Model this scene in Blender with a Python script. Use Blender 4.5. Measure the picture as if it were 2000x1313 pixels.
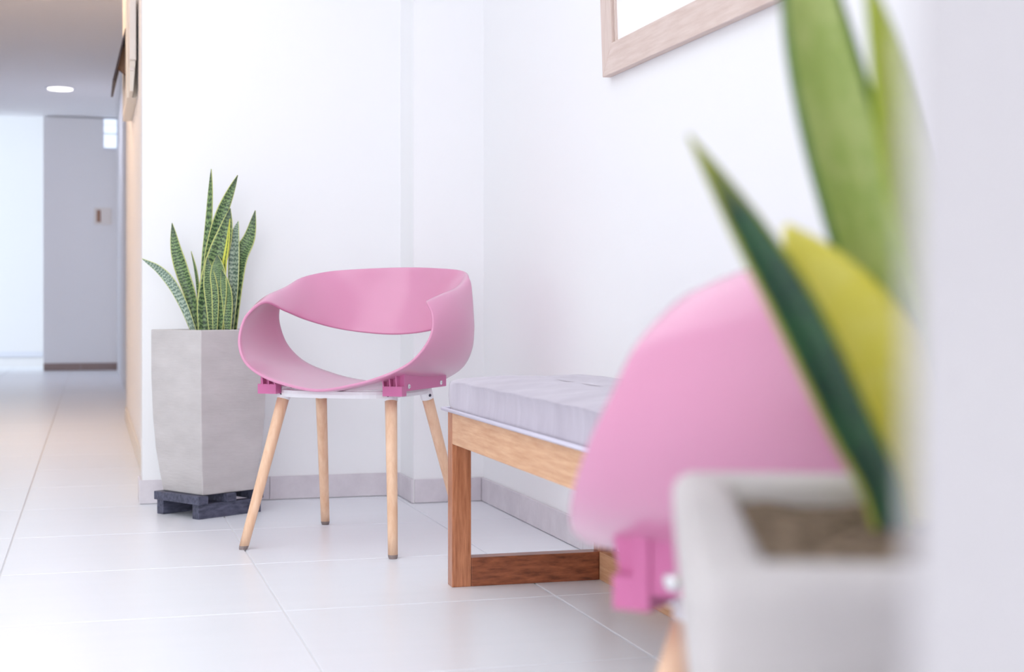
import bpy, math, random
from mathutils import Vector, Matrix

random.seed(7)
for _o in list(bpy.data.objects):
    bpy.data.objects.remove(_o)
scene = bpy.context.scene
col = scene.collection

# ---------------------------------------------------------------- camera, world, light, exposure
cam_data = bpy.data.cameras.new('camera')
cam_data.sensor_width = 36.0
cam_data.lens = 52.2
cam_data.shift_y = -0.02825
cam_data.clip_start = 0.02
cam_data.clip_end = 60
cam_data.dof.use_dof = True
cam_data.dof.focus_distance = 3.75
cam_data.dof.aperture_fstop = 4.2
cam = bpy.data.objects.new('camera', cam_data)
cam.location = (0, 0, 0.64)
cam.rotation_euler = (math.radians(90), 0, math.radians(-15.79))
col.objects.link(cam)
scene.camera = cam

world = bpy.data.worlds.new('daylight')
scene.world = world
world.use_nodes = True
wb = world.node_tree.nodes['Background']
wb.inputs[0].default_value = (0.93, 0.985, 1.0, 1)
wb.inputs[1].default_value = 1.1

def area(name, loc, rot, sx, sy, power, color):
    l = bpy.data.lights.new(name, 'AREA')
    l.shape = 'RECTANGLE'
    l.size, l.size_y = sx, sy
    l.energy = power
    l.color = color
    o = bpy.data.objects.new(name, l)
    o.location = loc
    o.rotation_euler = [math.radians(a) for a in rot]
    col.objects.link(o)
    return o

area('overhead_fill_light', (-0.75, 2.7, 2.53), (0, 0, 0), 2.6, 3.0, 31, (0.95, 0.99, 1.0))  # unseen overhead fill, added to light the room; no fixture is built
area('overhead_fill_light', (-0.7, 0.2, 2.53), (0, 0, 0), 2.0, 2.0, 7, (0.95, 0.99, 1.0))  # second added fill, brightens the near pot and leaves from above
area('rear_fill_light', (-0.9, -5.9, 1.3), (90, 0, 0), 3.6, 2.3, 222, (0.95, 0.99, 1.0))  # added frontal fill behind the camera; the wall there has no window
area('far_window_light', (-3.9, 17.6, 1.6), (0, -90, 0), 2.8, 3.6, 60, (0.60, 0.77, 1.0))
_pl = bpy.data.lights.new('warm_hall_lamp', 'POINT')
_pl.energy, _pl.color, _pl.shadow_soft_size = 26, (1.0, 0.68, 0.43), 0.12
_po = bpy.data.objects.new('warm_hall_lamp', _pl)
_po.location = (-0.45, 7.6, 2.40)
col.objects.link(_po)

area('hall_downlight', (-0.27, 13.63, 2.535), (0, 0, 0), 0.2, 0.2, 7, (0.84, 0.84, 1.0))

scene.view_settings.view_transform = 'Standard'
scene.view_settings.look = 'None'
scene.view_settings.gamma = 1.0
scene.view_settings.use_curve_mapping = False
scene.view_settings.exposure = -0.07
try:
    scene.cycles.use_denoising = True
    scene.cycles.max_bounces = 12
    scene.cycles.diffuse_bounces = 8
    scene.cycles.sample_clamp_indirect = 6
except Exception:
    pass

# ---------------------------------------------------------------- materials
def srgb(r, g, b):
    def f(v):
        v = v / 255.0
        return v / 12.92 if v <= 0.04045 else ((v + 0.055) / 1.055) ** 2.4
    return (f(r), f(g), f(b), 1.0)

def mat(name, color, rough=0.5, spec=0.5, metal=0.0, coat=0.0, emit=None, estr=0.0):
    m = bpy.data.materials.new(name)
    m.use_nodes = True
    p = m.node_tree.nodes['Principled BSDF']
    p.inputs['Base Color'].default_value = color
    p.inputs['Roughness'].default_value = rough
    p.inputs['Specular IOR Level'].default_value = spec
    p.inputs['Metallic'].default_value = metal
    p.inputs['Coat Weight'].default_value = coat
    if emit:
        p.inputs['Emission Color'].default_value = emit
        p.inputs['Emission Strength'].default_value = estr
    return m

class NT:
    """tiny node helper"""
    def __init__(self, m):
        self.t = m.node_tree
        self.p = self.t.nodes['Principled BSDF']
    def n(self, kind, **kw):
        x = self.t.nodes.new(kind)
        for k, v in kw.items():
            setattr(x, k, v)
        return x
    def l(self, a, b):
        self.t.links.new(a, b)
    def math(self, op, a, b=None, clamp=False):
        x = self.n('ShaderNodeMath', operation=op, use_clamp=clamp)
        for i, v in enumerate((a, b)):
            if v is None:
                continue
            if hasattr(v, 'links'):
                self.l(v, x.inputs[i])
            else:
                x.inputs[i].default_value = v
        return x.outputs[0]
    def mix(self, fac, a, b):
        x = self.n('ShaderNodeMix', data_type='RGBA')
        if hasattr(fac, 'links'):
            self.l(fac, x.inputs[0])
        else:
            x.inputs[0].default_value = fac
        for i, v in ((6, a), (7, b)):
            if hasattr(v, 'links'):
                self.l(v, x.inputs[i])
            else:
                x.inputs[i].default_value = v
        return x.outputs[2]
    def ramp(self, fac, stops):
        x = self.n('ShaderNodeValToRGB')
        cr = x.color_ramp
        while len(cr.elements) < len(stops):
            cr.elements.new(0.5)
        for e, (pos, c) in zip(cr.elements, stops):
            e.position = pos
            e.color = c
        self.l(fac, x.inputs[0])
        return x.outputs[0]
    def noise(self, scale, detail=3.0, rough=0.5, vec=None, stretch=None, coord='Object'):
        x = self.n('ShaderNodeTexNoise')
        x.inputs['Scale'].default_value = scale
        x.inputs['Detail'].default_value = detail
        x.inputs['Roughness'].default_value = rough
        if vec is None:
            tc = self.n('ShaderNodeTexCoord')
            vec = tc.outputs[coord]
        if stretch:
            mp = self.n('ShaderNodeMapping')
            mp.inputs['Scale'].default_value = stretch
            self.l(vec, mp.inputs[0])
            vec = mp.outputs[0]
        self.l(vec, x.inputs['Vector'])
        return x.outputs[0]
    def bump(self, height, strength=0.2, dist=0.01):
        x = self.n('ShaderNodeBump')
        x.inputs['Strength'].default_value = strength
        x.inputs['Distance'].default_value = dist
        self.l(height, x.inputs['Height'])
        self.l(x.outputs[0], self.p.inputs['Normal'])

def wall_paint(name, c):
    m = mat(name, c, 0.75, 0.25)
    t = NT(m)
    t.bump(t.noise(260, 2, coord='Object'), 0.03, 0.002)
    return m

M = {}
M['wall'] = wall_paint('white_wall_paint', (0.87, 0.87, 0.89, 1))
M['shade_grey_wall'] = wall_paint('shade_grey_wall_paint', (0.50, 0.48, 0.50, 1))  # grey darkened so the shade on the partition sits in the colour
M['ceiling'] = wall_paint('ceiling_paint', (0.94, 0.93, 0.94, 1))
M['mortar'] = mat('grout', (0.80, 0.79, 0.80, 1), 0.8, 0.2)

m = mat('pale_floor_tile', (0.78, 0.77, 0.79, 1), 0.2, 0.5)
t = NT(m)
ge = t.n('ShaderNodeNewGeometry')
streak = t.noise(3.0, 5, 0.6, vec=ge.outputs['Position'], stretch=(0.6, 7.0, 1.0))
oi = t.n('ShaderNodeObjectInfo')
fac = t.math('ADD', t.math('MULTIPLY', streak, 0.75), t.math('MULTIPLY', oi.outputs['Random'], 0.25))
t.l(t.ramp(fac, [(0.25, (0.80, 0.825, 0.87, 1)), (0.75, (0.835, 0.855, 0.905, 1))]), t.p.inputs['Base Color'])
t.l(t.math('ADD', t.math('MULTIPLY', streak, 0.06), 0.27), t.p.inputs['Roughness'])
M['tile'] = m

m = mat('grey_baseboard_tile', srgb(212, 206, 212), 0.35, 0.4)
t = NT(m)
ge = t.n('ShaderNodeNewGeometry')
nz = t.noise(9, 5, 0.65, vec=ge.outputs['Position'])
t.l(t.ramp(nz, [(0.3, srgb(203, 196, 203)), (0.7, srgb(222, 216, 222))]), t.p.inputs['Base Color'])
M['skirting'] = m
M['brown_skirting'] = mat('brown_baseboard', srgb(150, 132, 128), 0.5, 0.3)

m = mat('pink_plastic', srgb(210, 140, 174), 0.24, 0.6, coat=0.5)
t = NT(m)
t.bump(t.noise(700, 1), 0.04, 0.0006)
m.node_tree.nodes['Principled BSDF'].inputs['Coat Roughness'].default_value = 0.3
M['pink'] = m
M['deep_pink'] = mat('pink_bracket_plastic', srgb(202, 112, 160), 0.42, 0.4)
M['white_plastic'] = mat('white_plastic', (0.84, 0.84, 0.88, 1), 0.4, 0.4)
M['steel'] = mat('steel_screw', (0.75, 0.75, 0.77, 1), 0.22, 0.5, 1.0)
M['dark_hole'] = mat('dark_screw', (0.04, 0.04, 0.07, 1), 0.5, 0.3)
M['felt'] = mat('grey_foot_pad', srgb(140, 126, 124), 0.8, 0.2)

def wood(name, dark, light, rough, stretch, scale=6.0, bump=0.05, coat=0.0):
    m = mat(name, light, rough, 0.5, coat=coat)
    t = NT(m)
    g = t.noise(scale, 6, 0.62, stretch=stretch)
    t.l(t.ramp(g, [(0.3, dark), (0.68, light)]), t.p.inputs['Base Color'])
    t.bump(g, bump, 0.002)
    return m

M['beech'] = wood('beech_wood', srgb(222, 178, 144), srgb(240, 204, 174), 0.42, (14, 14, 1.0), 5)
M['bench_x_shaded'] = wood('brown_bench_wood_shaded_across', srgb(96, 48, 30), srgb(172, 100, 66), 0.30, (3.0, 16, 16), 6)  # same wood as the legs, darkened: shade of the cross pieces in the colour
M['bench_y_lit'] = wood('brown_bench_wood_lit_along', srgb(206, 152, 112), srgb(234, 186, 146), 0.22, (24, 1.6, 24), 5)  # same wood lightened: the apron's glossy reflection is put into the colour
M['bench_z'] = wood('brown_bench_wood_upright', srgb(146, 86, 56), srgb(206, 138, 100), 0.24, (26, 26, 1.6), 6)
M['frame_y'] = wood('pale_oak_along', srgb(206, 184, 174), srgb(222, 204, 196), 0.5, (14, 1.2, 14), 7)
M['frame_z'] = wood('pale_oak_upright', srgb(206, 184, 174), srgb(222, 204, 196), 0.5, (14, 14, 1.2), 7)
M['panel_white'] = mat('white_panel', (0.93, 0.93, 0.94, 1), 0.35, 0.4)
M['pallet'] = wood('charcoal_stained_wood', srgb(44, 46, 62), srgb(92, 94, 116), 0.6, (3, 14, 10), 9, 0.15)

m = mat('grey_velvet', srgb(196, 190, 204), 0.85, 0.2)
t = NT(m)
g = t.noise(5, 5, 0.65, stretch=(1.6, 2.6, 0.7))
f2 = t.noise(420, 2)
t.l(t.mix(t.math('MULTIPLY', f2, 0.25), t.ramp(g, [(0.3, srgb(174, 166, 180)), (0.7, srgb(198, 191, 204))]), srgb(160, 152, 168)), t.p.inputs['Base Color'])
t.bump(f2, 0.15, 0.001)
t.p.inputs['Sheen Weight'].default_value = 0.35
t.p.inputs['Sheen Roughness'].default_value = 0.4
M['velvet'] = m
M['piping'] = mat('pale_piping', srgb(214, 210, 226), 0.7, 0.2)

m = mat('grey_concrete', srgb(196, 191, 192), 0.7, 0.3)
t = NT(m)
g = t.noise(5, 6, 0.6, stretch=(1, 1, 2.5))
s2 = t.noise(24, 4, 0.6, stretch=(1, 1, 7))
t.l(t.ramp(g, [(0.3, srgb(186, 181, 181)), (0.7, srgb(203, 198, 198))]), t.p.inputs['Base Color'])
t.bump(s2, 0.25, 0.004)
M['concrete'] = m
m = mat('potting_soil', srgb(120, 100, 84), 0.95, 0.1)
t = NT(m)
g = t.noise(90, 5, 0.7)
t.l(t.ramp(g, [(0.35, srgb(84, 70, 56)), (0.7, srgb(166, 146, 126))]), t.p.inputs['Base Color'])
t.bump(g, 0.8, 0.01)
M['soil'] = m

def leaf_mat(name, dark, light, margin, edge=0.72, bands=26.0, amount=1.0, tip=None):
    """snake plant leaf: u runs across the blade, v from base to tip"""
    m = mat(name, dark, 0.42, 0.45)
    t = NT(m)
    uv = t.n('ShaderNodeUVMap', uv_map='UVMap')
    sp = t.n('ShaderNodeSeparateXYZ')
    t.l(uv.outputs[0], sp.inputs[0])
    u, v = sp.outputs[0], sp.outputs[1]
    au = t.math('MULTIPLY', t.math('ABSOLUTE', t.math('SUBTRACT', u, 0.5)), 2.0)
    oi = t.n('ShaderNodeObjectInfo')
    cb = t.n('ShaderNodeCombineXYZ')
    t.l(t.math('MULTIPLY', u, 2.2), cb.inputs[0])
    t.l(t.math('MULTIPLY', v, 9.0), cb.inputs[1])
    t.l(t.math('MULTIPLY', oi.outputs['Random'], 40.0), cb.inputs[2])
    n1 = t.noise(2.6, 5, 0.7, vec=cb.outputs[0])
    zig = t.math('MULTIPLY', t.math('ABSOLUTE', t.math('SUBTRACT', t.math('FRACT', t.math('MULTIPLY', u, 3.0)), 0.5)), 1.5)
    ph = t.math('ADD', t.math('MULTIPLY', v, bands * 6.283), t.math('ADD', t.math('MULTIPLY', n1, 17.0), t.math('MULTIPLY', zig, 1.6)))
    w = t.math('ADD', t.math('MULTIPLY', t.math('SINE', ph), 0.5), 0.5)
    patch = t.math('MULTIPLY', w, t.math('MULTIPLY', t.math('ADD', n1, 0.35), amount), clamp=True)
    body = t.mix(patch, dark, light)
    if tip:
        tf = t.math('MULTIPLY', t.math('SUBTRACT', v, 0.82), 5.0, clamp=True)
        body = t.mix(tf, body, tip)
    mg = t.math('MULTIPLY', t.math('SUBTRACT', t.math('ADD', au, t.math('MULTIPLY', n1, 0.12)), edge + 0.06), 16.0, clamp=True)
    t.l(t.mix(mg, body, margin), t.p.inputs['Base Color'])
    return m

G_DK, G_LT, G_MG = srgb(30, 56, 42), srgb(146, 176, 114), srgb(190, 196, 116)
LEAF = {
    0: leaf_mat('banded_leaf', G_DK, G_LT, G_MG, 0.87, 30, 0.9, srgb(52, 66, 62)),
    1: leaf_mat('yellow_edged_leaf', srgb(60, 86, 46), srgb(176, 190, 90), srgb(212, 212, 84), 0.35, 24, 0.8),
    2: leaf_mat('silvery_leaf', srgb(74, 104, 92), srgb(190, 206, 186), srgb(198, 206, 140), 0.87, 26, 1.0),
}
NEAR = {
    1: leaf_mat('dark_green_leaf', srgb(18, 56, 42), srgb(44, 100, 52), srgb(150, 156, 40), 0.84, 5, 0.6, srgb(150, 152, 52)),
    2: leaf_mat('yellow_leaf', srgb(246, 234, 96), srgb(250, 240, 130), srgb(244, 232, 84), 0.9, 6, 0.6),
    3: leaf_mat('mid_green_leaf', srgb(156, 178, 92), srgb(186, 198, 126), srgb(74, 112, 46), 0.82, 5, 0.7),
    4: leaf_mat('lime_leaf', srgb(176, 190, 70), srgb(196, 204, 120), srgb(160, 180, 40), 0.8, 6, 0.7),
    5: leaf_mat('blue_green_leaf', srgb(34, 64, 66), srgb(60, 92, 84), srgb(56, 86, 62), 0.8, 6, 0.6),
}
M['cream'] = mat('cream_enamel', (0.80, 0.76, 0.70, 1), 0.5, 0.4)
M['dark_flap'] = mat('dark_flap', srgb(66, 56, 62), 0.5, 0.3)
M['brown_wood_bit'] = mat('brown_strut', srgb(168, 128, 104), 0.6, 0.3)
M['lamp'] = mat('lamp_lens', (1, 1, 1, 1), 0.5, 0.3, emit=(1.0, 0.95, 0.88, 1), estr=4.0)
M['pane'] = mat('lit_window_pane', (0.8, 0.88, 1, 1), 0.2, 0.4, emit=(0.80, 0.90, 1.0, 1), estr=0.85)
M['metal_white'] = mat('white_frame_metal', (0.78, 0.80, 0.88, 1), 0.4, 0.4)
M['plate'] = mat('switch_plate', srgb(232, 226, 222), 0.4, 0.4)
M['rocker'] = mat('brown_rocker', srgb(150, 108, 86), 0.4, 0.4)

# ---------------------------------------------------------------- helpers
def link(name, verts, faces, material, parent=None, smooth=False):
    me = bpy.data.meshes.new(name)
    me.from_pydata([tuple(v) for v in verts], [], faces)
    me.update()
    if material:
        me.materials.append(material)
    if smooth:
        me.polygons.foreach_set('use_smooth', [True] * len(me.polygons))
    o = bpy.data.objects.new(name, me)
    col.objects.link(o)
    if parent:
        o.parent = parent
    return o

def tag(o, label=None, cat=None, group=None, kind=None):
    for k, v in (('label', label), ('category', cat), ('group', group), ('kind', kind)):
        if v:
            o[k] = v
    return o

def thing(name, loc, rz, label, cat, group=None):
    o = bpy.data.objects.new(name, None)
    o.empty_display_size = 0.05
    col.objects.link(o)
    o.location = loc
    o.rotation_euler = (0, 0, math.radians(rz))
    return tag(o, label, cat, group)

def bevel(o, w=0.003, seg=2, ang=40):
    b = o.modifiers.new('bevel', 'BEVEL')
    b.width, b.segments, b.limit_method, b.angle_limit = w, seg, 'ANGLE', math.radians(ang)
    return o

BOXF = [(0, 3, 2, 1), (4, 5, 6, 7), (0, 1, 5, 4), (1, 2, 6, 5), (2, 3, 7, 6), (3, 0, 4, 7)]
def boxv(a, b):
    (x0, y0, z0), (x1, y1, z1) = a, b
    return [(x0, y0, z0), (x1, y0, z0), (x1, y1, z0), (x0, y1, z0), (x0, y0, z1), (x1, y0, z1), (x1, y1, z1), (x0, y1, z1)]

def box(name, a, b, material, parent=None, bev=0.0, seg=2):
    o = link(name, boxv(a, b), BOXF, material, parent)
    if bev:
        bevel(o, bev, seg)
    return o

def struct(name, a, b, material, bev=0.0):
    return tag(box(name, a, b, material, None, bev), kind='structure')

def tube(rings, n, cap=True):
    """rings: (centre, axis_u, axis_v, ru, rv) -> verts, faces"""
    vs, fs = [], []
    for c, au, av, ru, rv in rings:
        for k in range(n):
            a = 2 * math.pi * k / n
            vs.append(Vector(c) + Vector(au) * (ru * math.cos(a)) + Vector(av) * (rv * math.sin(a)))
    for i in range(len(rings) - 1):
        for k in range(n):
            k2 = (k + 1) % n
            fs.append((i * n + k, i * n + k2, (i + 1) * n + k2, (i + 1) * n + k))
    if cap:
        fs.append(tuple(reversed(range(n))))
        fs.append(tuple(range((len(rings) - 1) * n, len(rings) * n)))
    return vs, fs

def catmull(P, sub):
    P = [Vector(p) for p in P]
    Q = [P[0] * 2 - P[1]] + P + [P[-1] * 2 - P[-2]]
    out = []
    for i in range(1, len(Q) - 2):
        a, b, c, d = Q[i - 1:i + 3]
        for k in range(sub):
            s = k / sub
            out.append(0.5 * (2 * b + (c - a) * s + (2 * a - 5 * b + 4 * c - d) * s * s + (3 * b - a - 3 * c + d) * s ** 3))
    out.append(P[-1])
    return out

def dup(root, loc, rz, label=None, group=None):
    """a copy of a thing with copies of its parts and sub-parts"""
    r = root.copy()
    col.objects.link(r)
    r.location = loc
    r.rotation_euler = (0, 0, math.radians(rz))
    if label:
        r['label'] = label
    if group:
        r['group'] = group
    for ch in list(root.children):
        c2 = ch.copy()
        col.objects.link(c2)
        c2.parent = r
        for g in list(ch.children):
            d = g.copy()
            col.objects.link(d)
            d.parent = c2
    return r

# ---------------------------------------------------------------- room shell
YB, XR, H = 4.967, 1.246, 2.55          # back wall, right wall, ceiling height
floor = struct('floor', (-4.2, -6.1, -0.12), (3.0, 20.2, -0.004), M['mortar'])
TX, TY, GR = 0.599, 0.5945, 0.002
tile_mesh = None
for i in range(-4, 3):
    for j in range(-3, 24):
        x0, y0 = -0.211 + TX * i, 2.545 + TY * j
        if x0 > 1.2 and y0 < 5 or (x0 > 0.6 and y0 > 5):
            continue
        if tile_mesh is None:
            o = link('tile', boxv((GR, GR, -0.010), (TX - GR, TY - GR, 0)), BOXF, M['tile'], floor)
            bevel(o, 0.0012, 1)
            tile_mesh = o
        else:
            o = tile_mesh.copy()
            col.objects.link(o)
            o.parent = floor
        o.location = (x0, y0, 0)

struct('wall_right', (XR, 0.25, 0), (XR + 0.12, 4.967, H), M['wall'])
struct('wall_pillar', (1.010, 4.75, 0), (XR, YB, H), M['wall'])
struct('wall_back', (0.157, YB, 0), (XR + 0.12, YB + 0.14, H), M['wall'])
struct('wall_hallway', (0.190, YB + 0.14, 0), (0.33, 8.9, H), M['wall'])
struct('wall_hallway_rear', (0.245, 8.9, 0), (0.40, 15.6, H), M['wall'])
struct('wall_end', (-0.47, 15.6, 0), (2.0, 15.75, H), M['wall'])
struct('wall_far', (-4.2, 19.9, 0), (2.0, 20.05, 3.3), M['wall'])
struct('wall_partition', (0.1465, 0.10, 0), (XR + 0.12, 0.249, H), M['shade_grey_wall'], 0.004)
struct('wall_front', (-2.9, -6.1, 0), (XR + 0.12, -6.0, H), M['wall'])
struct('wall_right_front', (XR, -6.0, 0), (XR + 0.12, 0.1, H), M['wall'])
wl = struct('wall_left', (-2.92, -6.0, 0), (-2.8, 5.3, 0.12), M['wall'])
box('header', (-2.92, -6.0, 2.25), (-2.8, 5.3, H), M['wall'], wl)
for y0, y1 in ((-6.0, -4.2), (-1.3, 1.3), (3.4, 3.8), (5.0, 5.3)):  # out of view; middle pier widened to keep light off the partition end
    box('pier', (-2.92, y0, 0.12), (-2.8, y1, 2.25), M['wall'], wl)
struct('light_block_hallway_left', (-1.32, 5.2, 0), (-1.2, 15.6, H), M['wall'])  # out of view, added to cut the rear light reaching the end wall
struct('wall_back_left', (-2.92, 5.3, 0), (-1.32, 5.42, H), M['wall'])  # out of view, joins the added hallway wall to the left wall
struct('ceiling', (-2.92, -6.1, H), (XR + 0.12, 11.6, H + 0.1), M['ceiling'])
struct('ceiling_rear', (-2.92, 11.6, H + 0.012), (2.0, 15.75, H + 0.112), M['ceiling'])
struct('ceiling_far', (-4.2, 15.75, 3.3), (2.0, 20.05, 3.4), M['ceiling'])

def skirting(name, origin, direction, normal, cuts, h, mt, th=0.010):
    """tile strip: a thin mortar bed carries the tiles one by one"""
    d, n, o0 = Vector(direction), Vector(normal), Vector(origin)
    def slab(nm, s0, s1, t0, t1, z0, z1, m_, par, bv):
        a, b = o0 + d * s0 + n * t0, o0 + d * s1 + n * t1
        lo = (min(a.x, b.x), min(a.y, b.y), z0)
        hi = (max(a.x, b.x), max(a.y, b.y), z1)
        return box(nm, lo, hi, m_, par, bv)
    bed = tag(slab(name, cuts[0], cuts[-1], 0, 0.003, 0, h - 0.002, M['mortar'], None, 0), kind='structure')
    for a, b in zip(cuts[:-1], cuts[1:]):
        slab('tile', a + 0.0008, b - 0.0008, 0.002, th, 0.002, h, mt, bed, 0.0012)
    return bed

SK = M['skirting']
skirting('baseboard_back', (0.147, YB, 0), (1, 0, 0), (0, -1, 0), [0, 0.42, 0.863], 0.078, SK)
skirting('baseboard_pillar_side', (1.010, 4.75, 0), (0, 1, 0), (-1, 0, 0), [-0.010, 0.207], 0.078, SK)
skirting('baseboard_pillar', (1.010, 4.75, 0), (1, 0, 0), (0, -1, 0), [0, 0.226], 0.078, SK)
skirting('baseboard_right', (XR, 4.75, 0), (0, -1, 0), (-1, 0, 0), [0, 0.46, 1.06, 1.66, 2.26, 2.86, 3.46, 4.06], 0.078, SK)
skirting('baseboard_corner', (0.157, YB, 0), (0, 1, 0), (-1, 0, 0), [0.0, 0.14], 0.078, SK)
skirting('baseboard_hallway', (0.190, YB + 0.16, 0), (0, 1, 0), (-1, 0, 0), [0, 0.6, 1.2, 1.8, 2.4, 3.0, 3.6], 0.075, M['cream'])
skirting('baseboard_end', (-0.47, 15.6, 0), (1, 0, 0), (0, -1, 0), [0, 0.36, 0.715], 0.075, M['brown_skirting'], 0.012)
skirting('baseboard_far', (-2.4, 19.9, 0), (1, 0, 0), (0, -1, 0), [0, 0.6, 1.2, 1.8, 2.4, 3.0], 0.075, M['metal_white'])

# clerestory window high in the end wall
w = tag(box('window_1', (0.105, 15.575, 2.235), (0.245, 15.60, 2.55), M['metal_white'], None), kind='structure')
box('pane', (0.115, 15.565, 2.255), (0.235, 15.576, 2.385), M['pane'], w)
box('pane', (0.115, 15.565, 2.405), (0.235, 15.576, 2.480), M['pane'], w)
box('pane', (0.115, 15.565, 2.492), (0.235, 15.576, 2.540), M['pane'], w)

# ---------------------------------------------------------------- hallway fittings
dl = thing('downlight', (-0.27, 13.63, H + 0.012), 0, 'round glowing recessed downlight in the hallway ceiling', 'ceiling light')
vs, fs = tube([((0, 0, 0), (1, 0, 0), (0, 1, 0), 0.128, 0.128), ((0, 0, -0.006), (1, 0, 0), (0, 1, 0), 0.124, 0.124)], 32)
link('trim_ring', vs, fs, M['metal_white'], dl)
vs, fs = tube([((0, 0, -0.004), (1, 0, 0), (0, 1, 0), 0.110, 0.110), ((0, 0, -0.010), (1, 0, 0), (0, 1, 0), 0.102, 0.102)], 32)
link('lens', vs, fs, M['lamp'], dl)

sw = thing('light_switch', (0.105, 15.6, 1.56), 0, 'pale switch plate with brown rocker on the shaded end wall of the hallway', 'switch')
bevel(link('plate', boxv((-0.085, -0.014, -0.085), (0.085, 0, 0.085)), BOXF, M['plate'], sw), 0.004)
box('rocker', (-0.060, -0.026, -0.060), (-0.022, -0.013, 0.060), M['rocker'], sw, 0.003)

cab = thing('wall_box', (0.190, 6.50, 1.56), 0, 'cream wall box high in the hallway with a dark flap tilted open', 'cabinet')
box('body', (-0.044, 0.25, 0.0), (0.0, 1.1, 0.78), M['cream'], cab, 0.004)
box('cover', (-0.038, 0.0, 0.13), (-0.010, 0.25, 0.42), M['plate'], cab, 0.004)
link('chute', [(-0.036, 0.02, 0.13), (-0.012, 0.02, 0.13), (-0.022, 0.02, 0.0), (-0.036, 0.02, 0.0),
               (-0.036, 0.25, 0.13), (-0.012, 0.25, 0.13), (-0.022, 0.25, 0.0), (-0.036, 0.25, 0.0)],
     [(0, 3, 2, 1), (4, 5, 6, 7), (0, 1, 5, 4), (1, 2, 6, 5), (2, 3, 7, 6), (3, 0, 4, 7)], M['cream'], cab)
box('latch', (-0.037, 0.012, 0.085), (-0.018, 0.03, 0.10), M['plate'], cab, 0.002)
link('flap', [(-0.046, 0.45, 0.345), (-0.038, 0.45, 0.345), (-0.092, 0.45, 0.105), (-0.102, 0.45, 0.105),
              (-0.046, 1.0, 0.345), (-0.038, 1.0, 0.345), (-0.092, 1.0, 0.105), (-0.102, 1.0, 0.105)],
     [(0, 3, 2, 1), (4, 5, 6, 7), (0, 1, 5, 4), (1, 2, 6, 5), (2, 3, 7, 6), (3, 0, 4, 7)], M['dark_flap'], cab)
link('strut', [(-0.042, 0.55, 0.30), (-0.062, 0.55, 0.25), (-0.078, 0.55, 0.18), (-0.042, 0.55, 0.15),
               (-0.042, 0.60, 0.30), (-0.062, 0.60, 0.25), (-0.078, 0.60, 0.18), (-0.042, 0.60, 0.15)],
     [(0, 1, 2, 3), (7, 6, 5, 4), (0, 4, 5, 1), (1, 5, 6, 2), (2, 6, 7, 3), (3, 7, 4, 0)], M['brown_wood_bit'], cab)

# ---------------------------------------------------------------- wall frame
fr = thing('picture_frame', (XR - 0.0005, 3.499, 1.213), 0, 'pale wooden frame around a blank white panel on the right wall', 'frame')
fr.rotation_euler = (0, math.radians(-1.9), 0)
FW, FD, FL_, FH = 0.074, 0.022, 1.9, 0.85
def rail(name, pts, mt):
    vs = [(-FD, y, z) for y, z in pts] + [(0, y, z) for y, z in pts]
    fs = [(0, 1, 2, 3), (7, 6, 5, 4), (0, 4, 5, 1), (1, 5, 6, 2), (2, 6, 7, 3), (3, 7, 4, 0)]
    return bevel(link(name, vs, fs, mt, fr), 0.0015)
rail('bottom_rail', [(0, 0), (-FW, FW), (-FL_ + FW, FW), (-FL_, 0)], M['frame_y'])
rail('top_rail', [(0, FH), (-FL_, FH), (-FL_ + FW, FH - FW), (-FW, FH - FW)], M['frame_y'])
rail('stile', [(0, 0), (0, FH), (-FW, FH - FW), (-FW, FW)], M['frame_z'])
rail('stile', [(-FL_, 0), (-FL_ + FW, FW), (-FL_ + FW, FH - FW), (-FL_, FH)], M['frame_z'])
box('panel', (-0.009, -FL_ + FW - 0.002, FW - 0.002), (-0.004, -FW + 0.002, FH - FW + 0.002), M['panel_white'], fr)
box('inner_lip', (-0.014, -FW - 0.011, FW), (-0.009, -FW - 0.003, FH - FW), M['frame_z'], fr)

# ---------------------------------------------------------------- pink armchair
SEC = [  # front edge, rear edge, bulge of the shell, from seat centre round the arm to the back centre (one half)
    ((0, -.243, .424), (0, .285, .415), (0, 0, -.006)),
    ((-.1, -.236, .439), (-.119, .261, .425), (0, 0, -.006)),
    ((-.178, -.221, .462), (-.19, .218, .447), (-.003, 0, -.006)),
    ((-.238, -.194, .494), (-.248, .173, .479), (-.008, 0, -.006)),
    ((-.270, -.167, .535), (-.284, .138, .526), (-.012, 0, -.004)),
    ((-.281, -.141, .577), (-.298, .116, .579), (-.016, 0, 0)),
    ((-.272, -.118, .62), (-.299, .108, .625), (-.014, 0, .012)),
    ((-.24, -.08, .652), (-.291, .122, .67), (-.008, 0, .016)),
    ((-.222, .0, .63), (-.268, .165, .718), (-.006, .006, .01)),
    ((-.20, .10, .602), (-.22, .24, .742), (-.004, .01, 0)),
    ((-.14, .2, .575), (-.13, .285, .752), (0, .012, 0)),
    ((0, .237, .561), (0, .335, .757), (0, .012, 0))]

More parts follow.
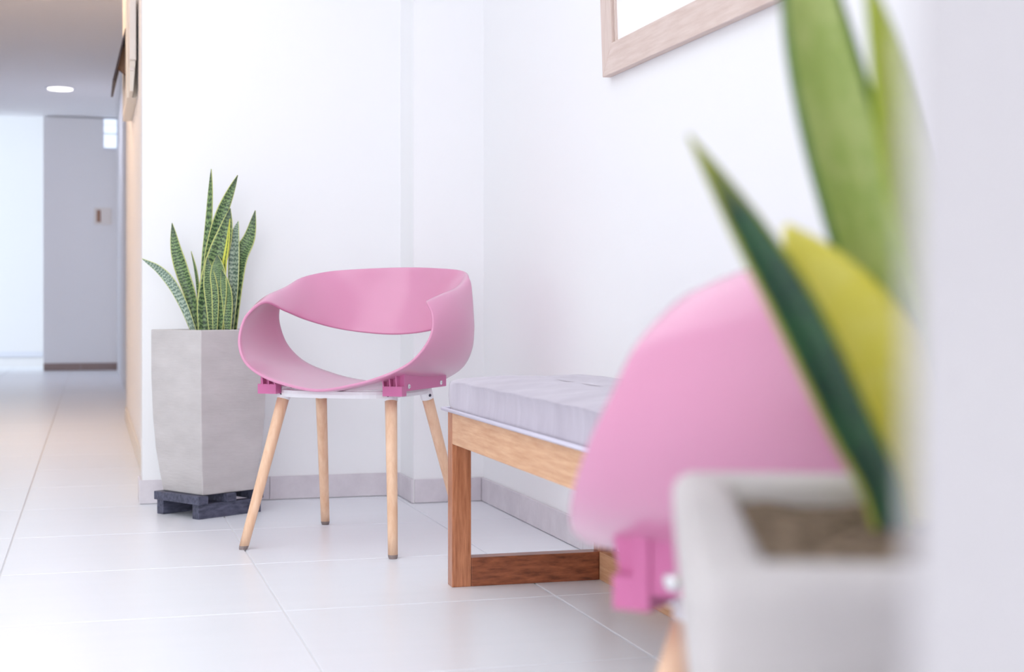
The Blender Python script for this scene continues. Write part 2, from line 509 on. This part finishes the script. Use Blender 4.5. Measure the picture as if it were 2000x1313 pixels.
def shell_mesh():
    S = [[Vector(q) for q in x] for x in SEC]
    mir = [[Vector((-q.x, q.y, q.z)) for q in x] for x in S[1:-1]][::-1]
    L = S + mir
    n, sub, nc = len(L), 6, 12
    vs, fs = [], []
    for i in range(n):
        p = [L[i - 1], L[i], L[(i + 1) % n], L[(i + 2) % n]]
        for k in range(sub):
            s = k / sub
            q = [0.5 * (2 * b + (c - a) * s + (2 * a - 5 * b + 4 * c - d) * s * s + (3 * b - a - 3 * c + d) * s ** 3)
                 for a, b, c, d in zip(*p)]
            for j in range(nc + 1):
                w_ = j / nc
                vs.append(q[0] * (1 - w_) + q[1] * w_ + q[2] * (4 * w_ * (1 - w_)))
    N = n * sub
    for i in range(N):
        for j in range(nc):
            a, b = i * (nc + 1) + j, ((i + 1) % N) * (nc + 1) + j
            fs.append((a, a + 1, b + 1, b))
    return vs, fs

chair = thing('armchair', (.6985, 4.036, 0), -35.31,
              'sharp pink plastic tub armchair on beech legs in front of the white back wall', 'chair', 'pink plastic armchairs')
vs, fs = shell_mesh()
shell = link('shell', vs, fs, M['pink'], chair, True)
sd = shell.modifiers.new('thickness', 'SOLIDIFY')
sd.thickness, sd.offset = 0.0075, 0
bevel(shell, 0.0025, 2, 50)

def screw(parent, c, axis, r, mt, name='screw'):
    ax = Vector(axis).normalized()
    u_ = ax.orthogonal().normalized()
    v_ = ax.cross(u_)
    c = Vector(c)
    vs, fs = tube([(c, u_, v_, r, r), (c + ax * r * .35, u_, v_, r * .95, r * .95), (c + ax * r * .6, u_, v_, r * .6, r * .6),
                   (c + ax * r * .62, u_, v_, r * .35, r * .35), (c + ax * r * .35, u_, v_, r * .3, r * .3)], 14)
    return link(name, vs, fs, mt, parent, False)

for s in (1, -1):
    def X(pts):
        return [(s * x, y, z) for x, y, z in pts]
    def F(fs_):
        return fs_ if s > 0 else [tuple(reversed(f)) for f in fs_]
    def under(x, y):
        return .4465 + (x - .156) * (.40 if y < -.1 else .30) - (y + .17) * .026
    def slant(a, b_):
        v_ = boxv(a, b_)
        return X(v_[:4] + [(x, y, under(x, y)) for x, y, z in v_[4:]])
    br = bevel(link('bracket', slant((.200, -.142, .420), (.2085, .140, .461)), F(BOXF), M['deep_pink'], chair), .0012, 1)
    link('block', X(boxv((.156, -.172, .408), (.2105, -.142, .434))), F(BOXF), M['deep_pink'], br)
    link('block', slant((.156, -.156, .434), (.2105, -.142, .457)), F(BOXF), M['deep_pink'], br)
    for x0 in (.1575, .176, .194):
        link('rib', X([(x0, -.172, .430), (x0 + .003, -.172, .430), (x0 + .003, -.154, .430), (x0, -.154, .430),
                       (x0, -.178, under(x0, -.178)), (x0 + .003, -.178, under(x0, -.178)),
                       (x0 + .003, -.154, under(x0, -.154)), (x0, -.154, under(x0, -.154))]),
             F(BOXF), M['deep_pink'], br)
    for y in (-.124, .097):
        screw(br, (s * .2083, y, .4325), (s, 0, 0), .0074, M['steel'])

# white carrier ring under the seat
vs, fs = [], []
N = 72
for k in range(N):
    a = 2 * math.pi * k / N
    ca, sa = math.cos(a), math.sin(a)
    r = (abs(ca / .178) ** 3.2 + abs(sa / .188) ** 3.2) ** (-1 / 3.2)
    ri = r - .022
    y_off = -.004
    for rr, z in ((r, .401), (r + .002, .410), (r, .419), (ri, .419), (ri, .401)):
        vs.append((rr * ca, rr * sa + y_off, z))
for k in range(N):
    for q in range(5):
        a, b = k * 5 + q, k * 5 + (q + 1) % 5
        c2, d2 = ((k + 1) % N) * 5 + (q + 1) % 5, ((k + 1) % N) * 5 + q
        fs.append((a, d2, c2, b))
link('seat_frame', vs, fs, M['white_plastic'], chair, False)

for sx in (-1, 1):
    for tx, ty, tz, fy in ((.159, -.125, .394, -.24), (.164, .11, .388, .24)):
        top, foot = Vector((sx * tx, ty, tz)), Vector((sx * .216, fy, 0))
        ax = (top - foot).normalized()
        u_ = Vector((1, 0, 0))
        u_ = (u_ - ax * u_.dot(ax)).normalized()
        v_ = ax.cross(u_)
        Lg = (top - foot).length
        def at(s_):
            return foot + ax * s_
        h0 = Vector((1, 0, 0)), Vector((0, 1, 0))
        rings = [(at(.010 / ax.z), h0[0], h0[1], .0128, .0128)]
        for q in range(1, 9):
            s_ = .02 + (Lg - .02) * q / 8
            rr = .0126 + (.0162 - .0126) * q / 8
            rings.append((at(s_), u_, v_, rr, rr))
        vs, fs = tube(rings, 20)
        leg = link('leg', vs, fs, M['beech'], chair, True)
        vs, fs = tube([(at(0), h0[0], h0[1], .0105, .0105), (at(.005), h0[0], h0[1], .0122, .0122), (at(.0105 / ax.z), h0[0], h0[1], .0128, .0128)], 20)
        link('foot_pad', vs, fs, M['felt'], leg)
        vs, fs = tube([(at(Lg - .002), u_, v_, .0175, .0175), (at(Lg + .012), u_, v_, .0182, .0182), (at(Lg + .030), u_, v_, .0182, .0182)], 20)
        link('socket', vs, fs, M['white_plastic'], leg)
        out = Vector((0, 1 if fy > 0 else -1, 0)) if fy < 0 else Vector((sx, -.75, 0))
        out = (out - ax * out.dot(ax)).normalized()
        screw(leg, at(Lg + .010) + out * .0174, out, .0042, M['dark_hole'])

chair2 = dup(chair, (0.655, 1.112, 0), -133.5,
             'blurred pink armchair close to the camera, seen side-on past the bench end')

# ---------------------------------------------------------------- bench
BX0, BX1, BY0, BY1 = 0.790, 1.190, 1.66, 3.338
bn = thing('bench', (BX0, BY0, 0), 0, 'brown wooden bench with a grey cushion against the right wall', 'bench')
W_, L_ = BX1 - BX0, BY1 - BY0
LW, LT = 0.045, 0.042
for x0 in (0, W_ - LW):
    for y0 in (0, L_ - LT):
        box('leg', (x0, y0, 0), (x0 + LW, y0 + LT, .400), M['bench_z'], bn, .0015)
for y0 in (0, L_ - LT):
    box('foot_rail', (LW + .0006, y0, 0), (W_ - LW - .0006, y0 + LT, .066), M['bench_x_shaded'], bn, .0015)
box('long_rail', (W_ - LW, LT + .0006, 0), (W_, L_ - LT - .0006, .066), M['bench_y_lit'], bn, .0015)
for x0 in (0, W_ - LW):
    box('apron', (x0, LT + .0006, .3274), (x0 + LW, L_ - LT - .0006, .400), M['bench_y_lit'], bn, .0015)
for y0 in (0, L_ - LT):
    box('end_apron', (LW + .0006, y0, .3274), (W_ - LW - .0006, y0 + LT, .400), M['bench_x_shaded'], bn, .0015)

def cushion(x0, x1, y0, y1, z0, z1, crown, r):
    """soft slab: rounded top edge, gently domed top, slightly bulging sides"""
    nx, ny = 18, 44
    prof = [(0.0, z0), (-.003, z0 + .010), (-.005, (z0 + z1) / 2), (-.004, z1 - .008), (-.002, z1 - .002), (.001, z1), (.006, z1 + .002), (.024, z1 + .006)]
    per = []
    for i in range(nx):
        per.append((x0 + (x1 - x0) * i / nx, y0))
    for i in range(ny):
        per.append((x1, y0 + (y1 - y0) * i / ny))
    for i in range(nx):
        per.append((x1 - (x1 - x0) * i / nx, y1))
    for i in range(ny):
        per.append((x0, y1 - (y1 - y0) * i / ny))
    cx, cy = (x0 + x1) / 2, (y0 + y1) / 2
    hx, hy = (x1 - x0) / 2, (y1 - y0) / 2
    vs, fs = [], []
    rings = list(prof) + [(.05, z1 + crown * .55), (.10, z1 + crown * .9), (.16, z1 + crown)]
    for off, z in rings:
        for px, py in per:
            dx, dy = (px - cx) / hx, (py - cy) / hy
            # shrink towards the middle by off, rounded corners
            k = min(abs(dx), abs(dy))
            rc = .010 * max(0, (k - .9) / .1) if abs(dx) > .9 and abs(dy) > .9 else 0
            wob = .0012 * math.sin(py * 31 + px * 17 + z * 90)
            qx = px - math.copysign(min(off + rc, hx * .95), dx) * min(1, abs(dx) * 1.0 if abs(dx) < .999 else 1) * (1 if abs(dx) > .02 else 0)
            qy = py - math.copysign(min(off + rc, hy * .95), dy) * (abs(dy) if abs(dy) < .999 else 1)
            vs.append((qx, qy, z + (wob if z > z0 else 0)))
    n = len(per)
    for i in range(len(rings) - 1):
        for k in range(n):
            k2 = (k + 1) % n
            fs.append((i * n + k, i * n + k2, (i + 1) * n + k2, (i + 1) * n + k))
    fs.append(tuple(reversed(range(n))))
    fs.append(tuple(range((len(rings) - 1) * n, len(rings) * n)))
    return vs, fs

vs, fs = cushion(-.004, W_ + .002, -.004, L_ + .002, .404, .470, .016, .02)
cu = link('cushion', vs, fs, M['velvet'], bn, True)
vs, fs = [], []
loop = [(-.010, -.010), (W_ + .006, -.010), (W_ + .006, L_ + .008), (-.010, L_ + .008)]
npr = 8
for cx_, cy_ in loop:
    ox = -1 if cx_ < W_ / 2 else 1
    oy = -1 if cy_ < L_ / 2 else 1
    for k in range(npr):
        a = 2 * math.pi * k / npr
        rr, zz = .0045 * math.cos(a), .0045 * math.sin(a)
        vs.append((cx_ + ox * rr, cy_ + oy * rr, .4055 + zz))
for i in range(4):
    for k in range(npr):
        a, b = i * npr + k, i * npr + (k + 1) % npr
        c2, d2 = ((i + 1) % 4) * npr + (k + 1) % npr, ((i + 1) % 4) * npr + k
        fs.append((a, b, c2, d2))
link('piping', vs, fs, M['piping'], cu, True)

# ---------------------------------------------------------------- planters
def pallet(loc, rz, wx, wy, label, group):
    """slats run along local y, rails along local x"""
    p = thing('pallet_stand', loc, rz, label, 'plant stand', group)
    for y in (-wy / 2 + .002, wy / 2 - .034):
        box('rail', (-wx / 2 + .006, y, 0), (wx / 2 - .004, y + .032, .044), M['pallet'], p, .0015)
    for x in (-wx / 2, -.018, wx / 2 - .036):
        box('slat', (x, -wy / 2 - .006, .0442), (x + .036, wy / 2 + .006, .070), M['pallet'], p, .0015)
    return p

def leaf_mesh(path, width, roll, sub=8, cup=.22):
    C = catmull(path, sub)
    n = len(C)
    vs, uvs, fs = [], [], []
    nc = 6
    for i, c in enumerate(C):
        t = i / (n - 1)
        T = (C[min(i + 1, n - 1)] - C[max(i - 1, 0)]).normalized()
        side = T.cross(Vector((0, -1, 0)))
        side = side.normalized() if side.length > 1e-4 else Vector((1, 0, 0))
        nrm = side.cross(T).normalized()
        a = math.radians(roll) * (0.6 + 0.8 * t)
        S_ = side * math.cos(a) + nrm * math.sin(a)
        N_ = nrm * math.cos(a) - side * math.sin(a)
        prof = (0.55 + 0.45 * math.sin(min(1, t / .55) * math.pi / 2)) if t < .55 else max(.03, (1 - ((t - .55) / .45) ** 1.7)) ** .85
        hw = width / 2 * prof
        for j in range(nc + 1):
            u = j / nc
            x = (u - .5) * 2
            vs.append(c + S_ * (x * hw) + N_ * (cup * hw * 2 * (x * x - .4) * (1 - .5 * t)))
            uvs.append((u, t))
    for i in range(n - 1):
        for j in range(nc):
            a = i * (nc + 1) + j
            fs.append((a, a + 1, a + nc + 2, a + nc + 1))
    return vs, fs, uvs

def add_leaf(parent, path, width, roll, mt, thick=.0022):
    vs, fs, uvs = leaf_mesh(path, width, roll)
    o = link('leaf', vs, fs, mt, parent, True)
    ul = o.data.uv_layers.new(name='UVMap')
    for lp in o.data.loops:
        ul.data[lp.index].uv = uvs[lp.vertex_index]
    s_ = o.modifiers.new('thickness', 'SOLIDIFY')
    s_.thickness, s_.offset = thick, 0
    return o

def vessel(parent, prof, wall_, soil_z, rz, rim_round=.004):
    """tapering square pot, hollow at the top; prof: (z, side)"""
    a = math.radians(rz)
    rot = lambda x, y: (x * math.cos(a) - y * math.sin(a), x * math.sin(a) + y * math.cos(a))
    ztop, stop = prof[-1]
    rings = list(prof) + [(ztop, stop - 2 * wall_), (soil_z - .02, stop - 2 * wall_ - .004)]
    vs, fs = [], []
    sub = 6
    for z, sd_ in rings:
        h = sd_ / 2
        cs = [(-h, -h), (h, -h), (h, h), (-h, h)]
        for i in range(4):
            (x0, y0), (x1, y1) = cs[i], cs[(i + 1) % 4]
            for k in range(sub):
                q = k / sub
                vs.append((*rot(x0 + (x1 - x0) * q, y0 + (y1 - y0) * q), z))
    n = 4 * sub
    for i in range(len(rings) - 1):
        for k in range(n):
            k2 = (k + 1) % n
            fs.append((i * n + k, i * n + k2, (i + 1) * n + k2, (i + 1) * n + k))
    fs.append(tuple(reversed(range(n))))
    fs.append(tuple(range((len(rings) - 1) * n, len(rings) * n)))
    o = link('pot', vs, fs, M['concrete'], parent)
    bevel(o, rim_round, 3, 50)
    # soil: uneven disc
    h = (stop - 2 * wall_) / 2 - .001
    g = 14
    vs, fs = [], []
    rnd = random.Random(3)
    for i in range(g + 1):
        for j in range(g + 1):
            x, y = -h + 2 * h * i / g, -h + 2 * h * j / g
            vs.append((*rot(x, y), soil_z + rnd.uniform(-.004, .004)))
    for i in range(g):
        for j in range(g):
            q = i * (g + 1) + j
            fs.append((q, q + g + 1, q + g + 2, q + 1))
    link('soil', vs, fs, M['soil'], parent)
    return o

# leaf paths (local metres: across, away, up), width, roll, kind
SNAKE_NEAR_CHAIR = [
    ([(-0.024, 0.02, 0.558), (-0.022, 0.022, 0.657), (-0.015, 0.024, 0.787), (-0.005, 0.026, 0.898), (-0.0, 0.028, 1.005), (0.001, 0.03, 1.073)], 0.03, 30, 0),
    ([(-0.012, 0.01, 0.558), (-0.004, 0.012, 0.768), (0.014, 0.014, 0.861), (0.037, 0.016, 0.935), (0.062, 0.018, 0.997), (0.086, 0.02, 1.053)], 0.038, -20, 0),
    ([(-0.011, -0.02, 0.558), (-0.007, -0.018, 0.648), (0.009, -0.016, 0.726), (0.032, -0.014, 0.804), (0.054, -0.012, 0.878), (0.068, -0.01, 0.947)], 0.064, -8, 0),
    ([(0.064, 0.01, 0.558), (0.074, 0.007, 0.68), (0.077, 0.005, 0.768), (0.081, 0.003, 0.86), (0.091, 0.0, 0.908)], 0.036, 10, 2),
    ([(0.068, 0.025, 0.558), (0.084, 0.026, 0.727), (0.095, 0.028, 0.801), (0.122, 0.029, 0.861), (0.139, 0.03, 0.943)], 0.046, 0, 0),
    ([(-0.033, 0.0, 0.558), (-0.056, 0.0, 0.671), (-0.082, 0.0, 0.749), (-0.103, 0.0, 0.823), (-0.115, 0.0, 0.902)], 0.042, 0, 0),
    ([(-0.038, -0.03, 0.558), (-0.069, -0.035, 0.643), (-0.105, -0.04, 0.712), (-0.145, -0.045, 0.757), (-0.196, -0.05, 0.789)], 0.034, 20, 2),
    ([(-0.033, 0.03, 0.557), (-0.04, 0.03, 0.694), (-0.048, 0.03, 0.759), (-0.062, 0.03, 0.815)], 0.012, 30, 0),
    ([(0.036, -0.045, 0.559), (0.041, -0.043, 0.68), (0.037, -0.042, 0.748), (0.034, -0.04, 0.801)], 0.052, 4, 0),
    ([(0.071, 0.035, 0.557), (0.082, 0.038, 0.648), (0.088, 0.04, 0.704)], 0.016, 20, 0),
    ([(0.023, -0.05, 0.559), (0.02, -0.047, 0.652), (0.012, -0.043, 0.721), (0.003, -0.04, 0.794)], 0.044, -10, 0),
    ([(0.068, -0.05, 0.559), (0.068, -0.048, 0.648), (0.061, -0.047, 0.703), (0.049, -0.045, 0.757)], 0.036, 12, 0),
    ([(0.052, -0.035, 0.559), (0.053, -0.034, 0.68), (0.055, -0.033, 0.767), (0.065, -0.031, 0.84), (0.071, -0.03, 0.914)], 0.02, 35, 1),
]
# centre [0.4310064 0.6069087] 0.7012838191394312 0.2496110814644728
SNAKE_NEAR_CAMERA = [
    ([(-0.056, 0.048, 0.515), (-0.058, 0.056, 0.533), (-0.062, 0.063, 0.553), (-0.074, 0.071, 0.579), (-0.088, 0.078, 0.612), (-0.102, 0.086, 0.643), (-0.118, 0.094, 0.673), (-0.135, 0.101, 0.703), (-0.153, 0.109, 0.734)], 0.0257, 0, 1),
    ([(-0.001, 0.109, 0.506), (-0.018, 0.109, 0.539), (-0.035, 0.109, 0.572), (-0.051, 0.109, 0.605), (-0.065, 0.109, 0.632), (-0.085, 0.109, 0.661), (-0.1, 0.109, 0.685)], 0.054, 0, 2),
    ([(-0.016, 0.136, 0.507), (-0.027, 0.136, 0.582), (-0.039, 0.136, 0.64), (-0.052, 0.136, 0.689), (-0.066, 0.136, 0.744), (-0.078, 0.136, 0.796), (-0.086, 0.136, 0.842), (-0.092, 0.136, 0.888)], 0.0446, 0, 3),
    ([(-0.011, 0.068, 0.515), (-0.021, 0.064, 0.577), (-0.033, 0.059, 0.635), (-0.045, 0.055, 0.687), (-0.055, 0.05, 0.733), (-0.063, 0.046, 0.774), (-0.073, 0.041, 0.809)], 0.023, 0, 4),
    ([(0.012, 0.19, 0.502), (0.001, 0.19, 0.566), (-0.011, 0.19, 0.634), (-0.021, 0.19, 0.686), (-0.028, 0.19, 0.735), (-0.035, 0.19, 0.772)], 0.027, 0, 5),
    ([(0.02, 0.109, 0.512), (0.019, 0.109, 0.584), (0.016, 0.109, 0.668), (0.01, 0.109, 0.752), (0.002, 0.109, 0.836)], 0.0459, 10, 3),
    ([(0.018, 0.082, 0.516), (0.023, 0.075, 0.56), (0.032, 0.068, 0.613), (0.042, 0.061, 0.679), (0.05, 0.055, 0.744)], 0.0405, -10, 3),
]

PROF = [(.0705, .200), (.12, .213), (.20, .232), (.30, .245), (.42, .252), (.571, .253)]
pallet((.350, 4.705, 0), 33, .248, .215, 'charcoal wooden pallet under the far grey planter by the hallway corner', 'pallet plant stands')
pl = thing('potted_snake_plant', (.350, 4.705, 0), -15.79,
           'snake plant with banded upright leaves in a tall grey pot behind the sharp pink chair', 'potted plant', 'snake plants in grey pots')
vessel(pl, PROF, .016, .556, 33 + 15.79)
for path, wd, rl, kd in SNAKE_NEAR_CHAIR:
    add_leaf(pl, path, wd, rl, LEAF[kd])

K = 1.35
pallet((.4310, .6069, 0), -21, .248 * K, .215 * K, 'charcoal wooden pallet under the blurred planter nearest the camera', 'pallet plant stands')
pn = thing('potted_snake_plant', (.4310, .6069, 0), -15.79,
           'blurred snake plant with yellow and green leaves in the grey pot nearest the camera', 'potted plant', 'snake plants in grey pots')
vessel(pn, [(.0705, .200 * K), (.12, .213 * K), (.20, .215 * K), (.30, .225 * K), (.42, .238 * K), (.50, .250 * K), (.543, .253 * K)], .034, .526, -21 + 15.79, .012)
for path, wd, rl, kd in SNAKE_NEAR_CAMERA:
    add_leaf(pn, path, wd, rl, NEAR[kd], .003)
